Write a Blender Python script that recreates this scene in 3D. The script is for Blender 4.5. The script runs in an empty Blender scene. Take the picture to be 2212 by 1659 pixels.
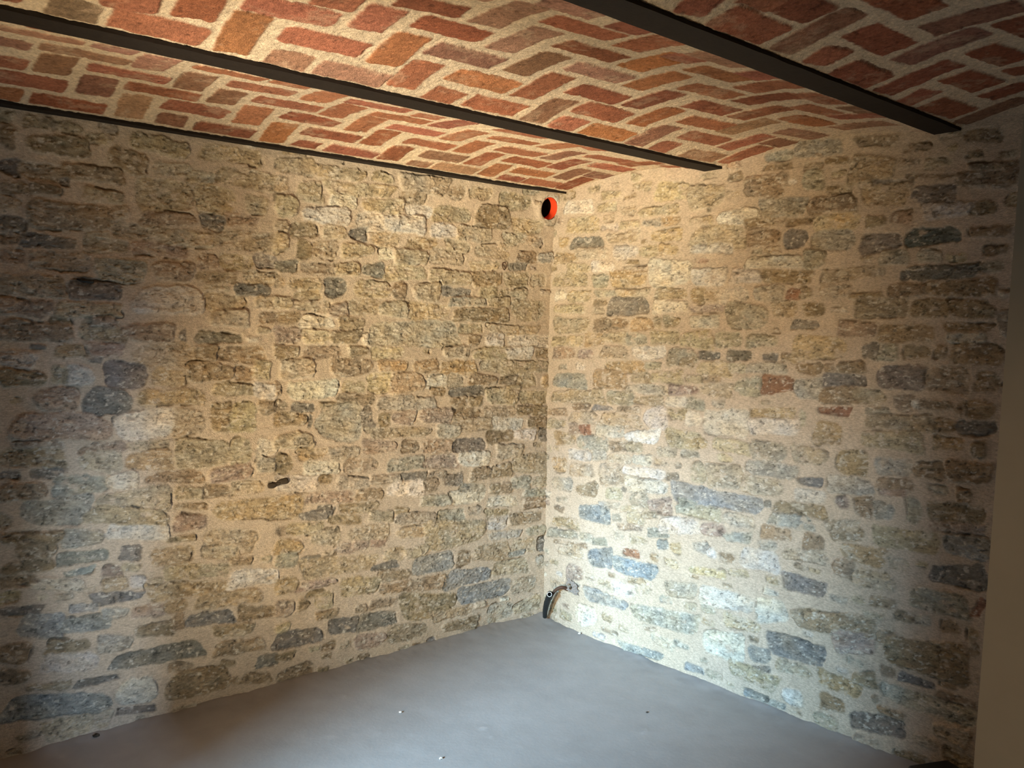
import bpy, bmesh, math, random
import numpy as np
from mathutils import Vector, Matrix

# ------------------------------------------------------------------ camera
sc = bpy.context.scene
cam_d = bpy.data.cameras.new('camera'); cam = bpy.data.objects.new('camera', cam_d)
sc.collection.objects.link(cam); sc.camera = cam
cam.matrix_world = Matrix(((0.7607647811228665, 0.02970638817231156, -0.6483474981094883, -3.22005703),
                           (-0.6488850734254153, 0.05575391721569041, -0.7588409992882563, -3.46706791),
                           (0.013605487450674664, 0.9980025206465473, 0.061691648497731406, 1.6100343),
                           (0, 0, 0, 1)))
cam_d.sensor_fit = 'HORIZONTAL'; cam_d.sensor_width = 36.0
cam_d.lens = 36.0 * 1844.228 / 2212.0
cam_d.clip_start = 0.02

# ------------------------------------------------------------------ world, lights, exposure
world = bpy.data.worlds.new('world'); sc.world = world; world.use_nodes = True
bg = world.node_tree.nodes['Background']
bg.inputs[0].default_value = (0.55, 0.75, 1.0, 1); bg.inputs[1].default_value = 0.02
sc.view_settings.view_transform = 'Standard'; sc.view_settings.look = 'None'
sc.view_settings.gamma = 1.0; sc.view_settings.exposure = 0.0; sc.view_settings.use_curve_mapping = False
sc.cycles.use_denoising = True
sc.cycles.max_bounces = 10; sc.cycles.diffuse_bounces = 6

def area(name, loc, target, sx, sy, power, col, spread=180):
    d = bpy.data.lights.new(name, 'AREA'); d.shape = 'RECTANGLE'; d.size = sx; d.size_y = sy
    d.energy = power; d.color = col; d.spread = math.radians(spread)
    o = bpy.data.objects.new(name, d); sc.collection.objects.link(o)
    o.location = loc
    o.rotation_euler = (Vector(target) - Vector(loc)).to_track_quat('-Z', 'Y').to_euler()
    return o
#LB daylight through the doorway in the west wall: low pale sky and the bluer sky above it
area('daylight_low_sky', (-9.0, -3.2, 2.4), (-1.0, -1.2, 0.6), 1.4, 0.8, 215, (1.0, .95, .78))
area('daylight_mid_sky', (-9.0, -3.0, 2.9), (-1.0, -1.2, 0.6), 1.0, 0.8, 790, (.44, .74, 1.0))
area('daylight_high_sky', (-9.0, -3.3, 3.3), (-1.0, -1.2, 0.6), 1.4, 0.8, 1520, (.48, .79, 1.0))
# bluish strip of light, sent through a slit added behind the camera
area('added_slot_light', (-2.30, -12.0, 2.6), (-2.30, 0, 1.2), 0.25, 0.9, 580, (.60, .79, 1.0))
# added warm spots near the west doorway brighten walls and vault; no lamp there
def lamp(name, loc, target, cone, power, col):
    d = bpy.data.lights.new(name, 'SPOT'); d.energy = power; d.color = col; d.shadow_soft_size = .06
    d.spot_size = math.radians(cone); d.spot_blend = 1.0
    o = bpy.data.objects.new(name, d); sc.collection.objects.link(o); o.location = loc
    o.rotation_euler = (Vector(target) - Vector(loc)).to_track_quat('-Z', 'Y').to_euler()
    return o
lamp('warm_fill_spot', (-3.6, -1.8, .3), (0, -.2, 1.6), 60, 420, (1.0, .69, .33))
lamp('warm_fill_spot', (-3.6, -1.8, .3), (-1.8, -1.1, 2.38), 60, 225, (1.0, .72, .36))
lamp('warm_fill_spot', (-3.6, -1.8, .3), (-.6, -.3, 2.1), 35, 290, (1.0, .93, .66))
lamp('warm_fill_spot', (-4.1, -2.05, 1.1), (-1.2, -.8, 2.38), 35, 520, (1.0, .87, .66))
lamp('warm_fill_spot', (-4.1, -2.05, .3), (-1.2, 0, .85), 40, 240, (1.0, .86, .62))
# weak warm fill added behind the camera to brighten the door reveal
lamp('reveal_fill_spot', (-3.6, -4.4, 1.6), (-2.1, -3.2, 1.2), 34, 26, (1.0, .76, .46))


# ------------------------------------------------------------------ helpers
C = sc.collection
def link(name, me, mat=None, parent=None):
    o = bpy.data.objects.new(name, me); C.objects.link(o)
    if mat: me.materials.append(mat)
    if parent: o.parent = parent
    return o
def obj(name, bm, mat=None, parent=None, smooth=False):
    me = bpy.data.meshes.new(name)
    bmesh.ops.recalc_face_normals(bm, faces=bm.faces[:])
    bm.to_mesh(me); bm.free()
    if smooth:
        for p in me.polygons: p.use_smooth = True
    return link(name, me, mat, parent)
def struct(o): o['kind'] = 'structure'; return o
def tag(o, label, cat, group=None):
    o['label'] = label; o['category'] = cat; o['kind'] = 'thing'
    if group: o['group'] = group
    return o
def empty(name, loc):
    o = bpy.data.objects.new(name, None); C.objects.link(o); o.location = loc; o.empty_display_size = .05; return o
def add_box(bm, lo, hi, bevel=0):
    r = bmesh.ops.create_cube(bm, size=1.0); vs = r['verts']
    for v in vs: v.co = Vector([lo[i] + (v.co[i] + .5) * (hi[i] - lo[i]) for i in range(3)])
    if bevel:
        es = list({e for v in vs for e in v.link_edges})
        bmesh.ops.bevel(bm, geom=es, offset=bevel, segments=2, affect='EDGES', profile=.5)
def tube(bm, pts, rads, n=16, cap=True, rib=None):
    pts = [Vector(p) for p in pts]; rings = []
    up = Vector((0.3, 0.5, 0.8)).normalized()
    for i, p in enumerate(pts):
        t = (pts[min(i+1, len(pts)-1)] - pts[max(i-1, 0)]).normalized()
        a = t.cross(up).normalized(); b = t.cross(a)
        r = rads[i] if hasattr(rads, '__len__') else rads
        rings.append([bm.verts.new(p + (a*math.cos(k*2*math.pi/n) + b*math.sin(k*2*math.pi/n))*r) for k in range(n)])
    for i in range(len(rings)-1):
        for k in range(n):
            bm.faces.new((rings[i][k], rings[i][(k+1) % n], rings[i+1][(k+1) % n], rings[i+1][k]))
    if cap:
        bm.faces.new(rings[0]); bm.faces.new(list(reversed(rings[-1])))
    return rings
def curve_pts(ctrl, n):
    # Catmull-Rom through control points
    P = [Vector(c) for c in ctrl]; P = [P[0]*2-P[1]] + P + [P[-1]*2-P[-2]]; out = []
    segs = len(P)-3
    for i in range(n+1):
        u = i/n*segs; k = min(int(u), segs-1); t = u-k
        p0, p1, p2, p3 = P[k:k+4]
        out.append(.5*((2*p1)+(p2-p0)*t+(2*p0-5*p1+4*p2-p3)*t*t+(3*p1-p0-3*p2+p3)*t**3))
    return out

# ---- numpy noise
_tab = np.random.RandomState(7).rand(256*256).reshape(256, 256)
def vn(x, y, seed=0):
    xi = np.floor(x).astype(int); yi = np.floor(y).astype(int)
    fx = x-xi; fy = y-yi; fx = fx*fx*(3-2*fx); fy = fy*fy*(3-2*fy)
    a = _tab[(xi+seed*37) & 255, (yi+seed*91) & 255]; b = _tab[(xi+1+seed*37) & 255, (yi+seed*91) & 255]
    c = _tab[(xi+seed*37) & 255, (yi+1+seed*91) & 255]; d = _tab[(xi+1+seed*37) & 255, (yi+1+seed*91) & 255]
    return (a*(1-fx)+b*fx)*(1-fy)+(c*(1-fx)+d*fx)*fy
def fbm(x, y, seed=0, octv=4):
    s = 0; amp = .5; tot = 0
    for o in range(octv):
        s = s+amp*vn(x*2**o, y*2**o, seed+o*3); tot += amp; amp *= .5
    return s/tot*2-1            # about -1..1
def sstep(a, b, x):
    t = np.clip((x-a)/(b-a), 0, 1); return t*t*(3-2*t)
def grid_mesh(name, co, nu, nv, col=None, flip=False):
    me = bpy.data.meshes.new(name)
    n = nu*nv; me.vertices.add(n); me.vertices.foreach_set('co', co.reshape(-1).astype(np.float32))
    i = np.arange(nu-1)[:, None]*nv + np.arange(nv-1)[None, :]
    q = np.stack([i, i+nv, i+nv+1, i+1], -1).reshape(-1, 4)
    if flip: q = q[:, ::-1]
    m = len(q)
    me.loops.add(m*4); me.loops.foreach_set('vertex_index', q.reshape(-1).astype(np.int32))
    me.polygons.add(m); me.polygons.foreach_set('loop_start', (np.arange(m)*4).astype(np.int32))
    me.polygons.foreach_set('use_smooth', np.ones(m, bool))
    me.update(calc_edges=True)
    if col is not None:
        a = me.color_attributes.new('pigment', 'FLOAT_COLOR', 'POINT')
        rgba = np.ones((n, 4), np.float32); rgba[:, :3] = col.reshape(-1, 3); a.data.foreach_set('color', rgba.reshape(-1))
    return me

# ------------------------------------------------------------------ materials
def mat_new(name, rough=.85):
    m = bpy.data.materials.new(name); m.use_nodes = True
    b = m.node_tree.nodes['Principled BSDF']; b.inputs['Roughness'].default_value = rough
    b.inputs['Specular IOR Level'].default_value = .25
    return m, m.node_tree, b
def noise_mat(name, base, rough=.85, scale=30, var=.25, bump=.2, bscale=120, bdist=.002, metal=0, attr=False, spec=.25, fleck=None):
    m, nt, b = mat_new(name, rough); N = nt.nodes; L = nt.links
    b.inputs['Specular IOR Level'].default_value = spec; b.inputs['Metallic'].default_value = metal
    tc = N.new('ShaderNodeTexCoord')
    no = N.new('ShaderNodeTexNoise'); no.inputs['Scale'].default_value = scale; no.inputs['Detail'].default_value = 6; no.inputs['Roughness'].default_value = .65
    L.new(tc.outputs['Object'], no.inputs['Vector'])
    mr = N.new('ShaderNodeMapRange'); mr.inputs[1].default_value = .25; mr.inputs[2].default_value = .75
    mr.inputs[3].default_value = 1-var; mr.inputs[4].default_value = 1+var; L.new(no.outputs['Fac'], mr.inputs[0])
    mx = N.new('ShaderNodeVectorMath'); mx.operation = 'SCALE'
    if attr:
        at = N.new('ShaderNodeAttribute'); at.attribute_name = 'pigment'; L.new(at.outputs['Color'], mx.inputs[0])
    else:
        mx.inputs[0].default_value = base
    L.new(mr.outputs[0], mx.inputs['Scale']); L.new(mx.outputs[0], b.inputs['Base Color'])
    if attr and fleck:
        mp = N.new('ShaderNodeMapping'); mp.inputs['Scale'].default_value = fleck; L.new(tc.outputs['Object'], mp.inputs['Vector'])
        n3 = N.new('ShaderNodeTexNoise'); n3.inputs['Scale'].default_value = 1; n3.inputs['Detail'].default_value = 4; n3.inputs['Roughness'].default_value = .7
        L.new(mp.outputs[0], n3.inputs['Vector'])
        m3 = N.new('ShaderNodeMapRange'); m3.inputs[1].default_value = .3; m3.inputs[2].default_value = .7; m3.inputs[3].default_value = .72; m3.inputs[4].default_value = 1.26
        L.new(n3.outputs['Fac'], m3.inputs[0])
        mm = N.new('ShaderNodeMath'); mm.operation = 'MULTIPLY'; L.new(mr.outputs[0], mm.inputs[0]); L.new(m3.outputs[0], mm.inputs[1])
        L.new(mm.outputs[0], mx.inputs['Scale'])
    n2 = N.new('ShaderNodeTexNoise'); n2.inputs['Scale'].default_value = bscale; n2.inputs['Detail'].default_value = 5; n2.inputs['Roughness'].default_value = .6
    L.new(tc.outputs['Object'], n2.inputs['Vector'])
    bp = N.new('ShaderNodeBump'); bp.inputs['Strength'].default_value = bump; bp.inputs['Distance'].default_value = bdist
    L.new(n2.outputs['Fac'], bp.inputs['Height']); L.new(bp.outputs[0], b.inputs['Normal'])
    return m
M_stone = noise_mat('rubble_stone_and_mortar', None, .9, 120, .12, .75, 210, .005, attr=True, fleck=(70, 70, 190))
M_brick = noise_mat('brick_and_mortar', None, .92, 110, .18, .9, 190, .006, attr=True, fleck=(90, 90, 90))
M_floor = noise_mat('smooth_cement', None, .62, 9, .07, .22, 60, .003, attr=True, spec=.35)
M_plaster = noise_mat('beige_plaster', (.47, .385, .285), .9, 12, .05, .15, 90, .002)
M_iron = noise_mat('dark_iron', (.013, .009, .007), .75, 40, .4, .4, 140, .002)
M_orange = noise_mat('orange_pvc', (.66, .062, .018), .5, 8, .04, .03, 60, .001, spec=.3)
M_black = noise_mat('black_plastic', (.014, .017, .019), .45, 30, .2, .08, 120, .001, spec=.4)
M_cable = noise_mat('brown_sheath', (.075, .04, .026), .65, 30, .25, .15, 120, .001)
M_rim = noise_mat('pale_cut_edge', (.55, .56, .56), .6, 30, .1, .05, 120, .001)
M_scrap = noise_mat('grey_scrap', (.50, .455, .425), .7, 45, .25, .4, 120, .003)
M_crumb = noise_mat('lime_crumb', (.75, .74, .70), .9, 60, .15, .4, 200, .001)
M_bore_shade = noise_mat('painted_bore_shade', (.004, .003, .003), 1, 30, .2, .1, 80, .001, spec=0)  # near-black colour that paints in the shade inside the pipe
M_darkcrumb = noise_mat('dark_crumb', (.05, .04, .03), .9, 60, .2, .4, 200, .001)

# ------------------------------------------------------------------ rubble walls
PAL = dict(t=(.405, .345, .25), d=(.30, .24, .165), g=(.37, .345, .28), k=(.225, .207, .18), K=(.12, .13, .115), w=(.575, .535, .465),
           W=(.72, .73, .725), r=(.355, .285, .225), R=(.30, .175, .12), o=(.40, .31, .20), y=(.45, .385, .26), b=(.295, .298, .272), B=(.27, .285, .28))
MORTAR = (.51, .432, .342)
LEFT = (
    '-2468 2318 179 29 -1 d;-2608 2253 46 66 -4 d;-2447 2251 191 55 1 d;-2314 2293 86 31 3 t;-2093 2300 209 50 -6 t;-1813 2307 235 53 0 t;-2210 2231 130 67 -12 d;'
    '-2336 2168 210 47 1 d;-2047 2224 144 42 5 t;-1935 2207 115 38 5 g;-1736 2221 256 64 -2 t;-2597 2159 66 51 -7 k;-2503 2151 124 44 1 t;-2066 2119 210 110 4 t;'
    '-2053 2030 207 48 3 r;-1872 2126 149 99 -1 t;-1694 2119 88 67 -1 t;-2405 2005 272 90 2 d;-2291 2094 131 41 -2 t;-2232 2042 59 37 10 t;-1880 2030 88 55 -5 k;'
    '-1754 2055 124 41 2 r;-2478 1910 175 38 -1 k;-2189 1971 143 52 -5 g;-2315 1946 74 21 3 t;-2285 1908 150 44 -2 g;-1987 1963 253 56 -3 t;-2089 1908 206 39 -3 r;'
    '-1717 1972 236 65 2 t;-2597 1847 70 44 -3 r;-2439 1844 191 59 1 t;-1895 1877 82 56 -2 r;-1777 1879 134 52 0 t;-1645 1891 97 48 -3 k;-2232 1819 163 78 0 g;'
    '-2035 1827 146 64 1 r;-1861 1815 162 41 2 d;-1669 1816 147 58 1 t;-2532 1750 204 65 -4 t;-2322 1744 175 61 -1 k;-2050 1713 268 99 1 w;-1859 1769 94 20 1 t;'
    '-1706 1769 149 45 -2 k;-1822 1710 159 62 0 t;-1647 1719 103 48 2 t;-2556 1669 159 54 -3 r;-2341 1668 213 51 -1 t;-2584 2085 93 43 4 d;-2489 2093 97 35 -3 d;'
    '-2600 2027 62 47 -6 t;-2594 1961 74 50 -2 k;-2428 2127 25 20 2 k;-2602 1908 58 26 5 d;-1540 2300 173 56 -1 t;-1326 2296 242 42 1 t;-1104 2307 101 38 -2 t;'
    '-875 2303 261 73 -1 t;-1591 2219 57 56 7 t;-1457 2201 113 74 4 t;-1293 2184 127 52 -4 w;-1209 2238 329 49 4 t;-1564 2131 101 84 3 t;-680 2285 91 53 6 d;'
    '-529 2299 135 48 4 t;-296 2280 204 74 4 t;-923 2232 127 45 4 d;-1086 2179 210 59 4 t;-888 2177 144 53 3 w;-1376 2111 221 65 1 w;-1150 2103 139 73 1 w;-961 2109 212 70 2 w;'
    '-693 2179 214 66 4 t;-431 2191 215 115 4 d;-188 2165 195 75 5 t;-1584 2047 54 37 5 t;-1480 2038 125 59 2 d;-1331 2041 113 55 3 t;-1210 2043 91 51 3 k;-734 2099 152 66 0 w;'
    '-542 2100 217 68 0 t;-1061 2028 150 58 2 t;-855 2024 175 51 1 o;-275 2093 147 58 5 g;-133 2094 118 46 1 t;-1580 1976 58 69 -1 t;-1471 1952 66 76 -1 d;-1374 1959 117 71 1 t;'
    '-1212 1968 156 51 4 t;-1060 1961 79 46 4 w;-913 1956 180 59 2 g;-702 1973 201 64 -3 t;-644 2026 141 49 -1 t;-421 2024 209 64 1 t;-187 2004 134 59 4 d;-52 2013 102 47 4 g;'
    '-1557 1876 99 43 0 k;-1398 1875 160 47 1 r;-1257 1881 122 45 2 t;-1122 1885 108 52 0 k;-940 1883 228 65 2 t;-676 1873 240 65 1 t;-465 1944 189 38 3 t;-240 1953 123 33 2 k;'
    '-448 1875 183 64 3 d;-244 1881 159 69 0 t;-87 1892 101 61 3 t;-1586 1808 40 38 3 t;-1471 1806 144 44 2 t;-1317 1798 101 82 3 k;-1458 1760 121 41 1 t;-1120 1798 189 70 1 t;'
    '-983 1796 71 71 -5 d;-823 1798 148 76 0 t;-640 1804 180 44 1 k;-439 1804 117 52 2 t;-267 1811 193 46 2 t;-1568 1719 76 38 -2 t;-1436 1706 164 39 1 t;-1302 1695 92 57 0 r;'
    '-1175 1710 149 61 1 t;-1009 1708 154 59 -1 g;-805 1701 224 74 0 t;-571 1758 216 38 2 g;-366 1761 145 39 2 t;-157 1721 217 94 1 t;-477 1691 338 64 1 d;-1553 1654 105 43 0 d;'
    '-1408 1641 160 53 -1 w;-1235 1634 124 46 0 d;-1545 1580 120 57 -1 r;-1416 1577 120 59 0 y;-1269 1572 142 54 0 d;-1145 1567 67 58 0 w;-881 1590 489 112 0 g;'
    '-544 1621 138 38 1 t;-254 1615 326 53 -1 t;-519 1564 73 48 0 d;-385 1564 110 56 0 w;-132 1558 310 58 0 w;-2444 1626 67 16 -3 d;-2520 1585 218 63 -2 d;-2307 1596 130 80 1 t;'
    '-2291 1622 85 33 -9 r;-2125 1583 166 66 -1 r;-1845 1569 185 39 -4 k;-2221 1573 11 48 0 d;-1999 1577 17 35 0 k;-1806 1646 150 57 -1 t;-1633 1656 75 43 -1 d;'
    '-2411 1515 102 46 -2 o;-2287 1516 111 45 -1 r;-2325 1478 37 12 -2 k;-2079 1497 222 82 0 t;-1910 1502 90 56 -2 d;-1757 1498 196 58 -1 d;-2583 1483 111 54 -3 w;'
    '-2517 1531 45 11 -3 k;-2215 1420 152 92 -3 k;-2379 1425 93 70 -3 w;-2449 1427 54 60 -4 t;-2568 1420 143 50 -3 d;-2055 1407 123 60 -4 t;-1885 1426 188 67 -4 d;'
    '-1742 1414 77 53 -3 d;-1664 1425 68 70 -3 t;-2461 1335 146 79 -3 r;-2279 1325 164 91 -3 k;-2043 1331 241 53 -2 o;-1787 1351 168 42 -3 t;-1648 1340 110 60 -8 w;'
    '-2442 1235 316 89 -4 r;-2143 1224 219 104 2 w;-1976 1225 116 97 -2 t;-1844 1237 74 110 -3 d;-1752 1232 110 123 -3 y;-2300 1145 157 31 2 r;-2133 1143 148 27 -1 t;'
    '-2523 1171 163 28 0 t;-2541 1126 209 60 -9 d;-2311 1094 143 72 -5 g;-2133 1082 167 70 -2 o;-1911 1094 219 109 -3 t;-1758 1090 88 110 -1 y;-1637 1269 87 54 4 d;'
    '-1639 1092 93 66 -1 w;-1639 1020 93 60 -2 g;-1803 998 179 56 3 r;-2497 1064 108 33 -6 k;-2618 1070 55 23 -3 k;-2380 1007 187 62 -2 g;-2231 1013 101 54 0 w;'
    '-2033 1008 209 38 -3 d;-2571 1007 153 55 -3 d;-2191 927 272 80 -2 t;-1974 929 113 44 -7 t;-1862 927 112 48 -1 d;-1729 928 134 49 -2 t;-1969 876 124 21 -7 d;'
    '-2463 919 219 95 -2 b;-1671 831 388 83 -3 o;-1612 932 42 17 1 k;-1552 1507 106 46 0 d;-1379 1503 181 51 1 r;-1197 1505 93 46 0 d;-1040 1499 167 54 1 t;'
    '-633 1502 158 54 0 t;-416 1492 210 56 1 t;-208 1494 170 54 1 w;-40 1491 94 41 0 d;-1501 1432 161 72 1 t;-1231 1433 203 75 1 d;-1008 1435 148 36 -1 o;-820 1433 142 53 0 o;'
    '-616 1422 219 64 -1 o;-402 1426 135 53 0 g;-167 1418 317 61 0 t;-1423 1336 234 70 1 w;-1215 1345 119 47 -2 t;-1080 1356 124 83 1 y;-920 1353 196 89 -1 o;'
    '-747 1357 122 56 0 w;-630 1352 95 64 -2 t;-459 1354 184 49 -2 d;-288 1349 123 50 -2 d;-154 1346 127 72 -2 t;-15 1335 57 56 -2 o;-1591 1341 26 44 -2 t;-742 1305 84 38 -2 d;'
    '-563 1302 210 42 0 k;-1207 1282 185 50 0 d;-989 1261 195 58 -2 g;-825 1251 131 53 -1 g;-611 1247 96 45 -1 d;-504 1244 78 42 2 d;-324 1270 217 90 -2 t;-100 1248 194 69 -2 t;'
    '-1576 1272 56 49 -3 d;-1473 1260 109 39 -1 k;-1350 1268 76 14 0 d;-1293 1180 238 156 -1 g;-1145 1186 59 113 14 k;-1529 1208 149 50 -3 d;-1438 1197 15 56 -3 k;'
    '-1054 1178 63 60 -3 d;-943 1182 130 61 -2 r;-752 1183 188 63 -3 r;-557 1182 171 52 -3 d;-343 1181 224 54 -1 t;-168 1180 108 48 -1 d;-39 1176 131 49 -3 d;'
    '-513 1127 256 65 -3 t;-281 1113 193 61 -3 w;-75 1108 130 63 -3 d;-1517 1113 174 61 -2 t;-960 1115 345 37 -3 t;-675 1104 134 61 -2 g;-327 1049 182 61 0 d;'
    '-159 1046 153 55 -3 w;-22 1037 66 56 -1 k;-1075 1056 180 51 -3 r;-901 1041 95 50 -3 d;-739 1030 170 57 -2 r;-538 1024 201 59 -2 k;-263 966 167 69 -2 t;'
    '-1566 1017 74 89 -1 d;-1429 1050 136 43 -2 o;-1268 1039 147 50 -2 g;-1381 978 170 49 -4 w;-1176 974 162 63 -2 r;-923 958 204 56 0 g;-717 952 195 55 -3 r;'
    '-500 946 191 66 -3 w;-112 884 253 98 -3 t;-451 863 135 60 -1 d;-319 867 130 62 5 d;-1502 920 201 62 -8 w;-1362 928 71 35 -11 d;-1040 892 162 37 -2 t;-874 892 141 35 -2 k;'
    '-734 886 108 32 -2 d;-639 849 111 56 -1 k;-1214 895 160 48 -4 t;-919 836 205 69 -3 w;-775 836 84 58 -2 d;-509 778 174 74 -2 g;-358 771 78 51 -1 d;-282 769 64 48 0 d;'
    '-181 787 123 56 -2 g;-45 782 114 53 -4 g;-1335 838 231 47 -4 r;-1128 828 144 49 -3 d;-740 755 179 52 -5 g;-540 745 207 53 -5 w;-73 720 162 42 -4 g;-71 663 161 53 -4 d;'
    '-303 698 198 55 -4 w;-1401 767 169 38 -1 k;-1359 796 70 16 -5 k;-1184 771 189 42 -4 d;-939 728 73 25 -5 d;-1056 716 135 49 -8 t;-854 680 241 51 -6 r;-639 665 161 53 -5 g;'
    '-334 631 147 41 -5 t;-143 587 199 49 -1 d;-336 584 139 62 -5 w;-1572 718 54 40 -5 d;-1456 712 168 52 -8 t;-1256 725 173 36 -8 d;-883 611 164 45 -4 o;-611 566 363 126 -2 t;'
    '-1125 640 221 67 -5 t;-1355 656 134 65 -4 g;-273 507 205 35 -2 g;-67 505 123 43 -2 g;-1534 643 128 57 -9 o;-1262 590 90 36 -7 r;-1167 589 82 34 -5 r;-1070 584 85 34 -7 r;'
    '-2375 806 141 58 -7 g;-2176 809 224 71 -6 w;-2207 871 292 60 -12 t;-1971 812 128 63 -4 r;-2004 747 112 18 -4 d;-2550 830 185 37 -9 d;-2537 783 134 52 -11 d;'
    '-2204 722 76 50 -9 k;-2376 730 167 39 -3 b;-2046 681 166 68 -6 o;-1800 698 206 93 -10 t;-1846 662 143 43 -11 t;-2564 729 159 42 0 d;-2390 675 96 20 3 b;'
    '-2269 659 66 35 -12 r;-2200 661 67 25 -10 t;-1942 598 257 53 -6 t;-1751 609 84 25 -4 d;-2599 678 105 37 -5 d;-2462 641 174 39 -12 w;-2260 606 92 50 2 t;'
    '-2176 595 58 46 -10 w;-2113 586 59 36 -6 t;-2252 549 181 38 -5 k;-1976 529 316 51 -6 o;-1801 458 270 61 -5 o;-1694 529 218 67 -4 w;-2588 565 130 24 -7 k;'
    '-2519 494 146 86 -14 b;-2364 467 170 55 -6 b;-2373 530 98 25 -7 b;-2265 488 84 35 -8 g;-2134 474 122 47 -7 r;-2031 466 86 48 -1 o;-2112 386 148 47 -5 d;'
    '-2263 369 127 56 -9 g;-1884 387 198 49 -4 k;-2018 397 41 59 3 d;-1679 368 169 51 -8 d;-2431 396 140 49 -7 d;-2100 279 342 58 -3 k;-2007 204 93 27 -5 d;'
    '-2424 327 184 64 -14 w;-1783 315 168 39 -7 d;-1753 233 214 51 -5 d;-1931 123 255 104 -5 d;-2498 256 142 24 -9 d;-2329 231 154 25 -2 k;-2179 154 149 99 -9 w;'
    '-2460 169 356 79 -11 b;-2185 72 147 26 -10 k;-2611 410 92 62 -16 d;-2606 320 102 52 -9 d;-1707 77 174 34 -9 d;-1807 169 62 20 -12 d;-1627 140 96 46 -7 k;'
    '-1429 566 94 32 -6 k;-1546 583 103 63 -6 g;-1276 511 375 72 -4 t;-1329 575 58 18 -6 d;-975 514 116 57 -5 t;-857 505 121 51 -5 t;-1031 466 142 28 0 k;-743 433 241 85 0 b;'
    '-550 423 79 74 -5 d;-367 428 248 76 -4 o;-147 430 146 64 -5 t;-22 428 53 79 0 k;-188 394 109 28 3 b;-504 318 293 75 -2 b;-232 324 219 71 -3 t;-28 322 52 65 0 g;'
    '-975 406 167 44 -4 d;-866 339 368 52 -3 d;-408 219 329 84 -1 b;-1391 443 190 30 0 r;-1541 467 108 63 -2 o;-1164 391 199 80 -5 t;-1392 400 89 21 -5 d;-1457 358 56 53 -6 d;'
    '-1356 358 97 66 -4 t;-1551 360 85 64 -8 r;-1341 290 110 33 0 d;-1032 281 143 35 -1 d;-1159 282 55 28 -5 d;-760 213 329 112 -7 d;-1247 218 154 67 -6 k;-1061 200 205 70 -2 k;'
    '-1477 207 230 65 -4 k;-887 104 225 72 -3 d;-1098 110 168 63 -3 r;-616 141 243 41 -1 o;-281 86 167 78 6 g;-560 68 223 48 -4 d;-148 208 158 71 1 t;-1545 138 91 35 -3 d;'
    '-1325 133 72 36 1 d;-741 18 47 37 3 k;-833 21 47 20 -9 d;-1559 272 66 41 7 y;-115 89 168 65 10 t;')[:-1]
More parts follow.
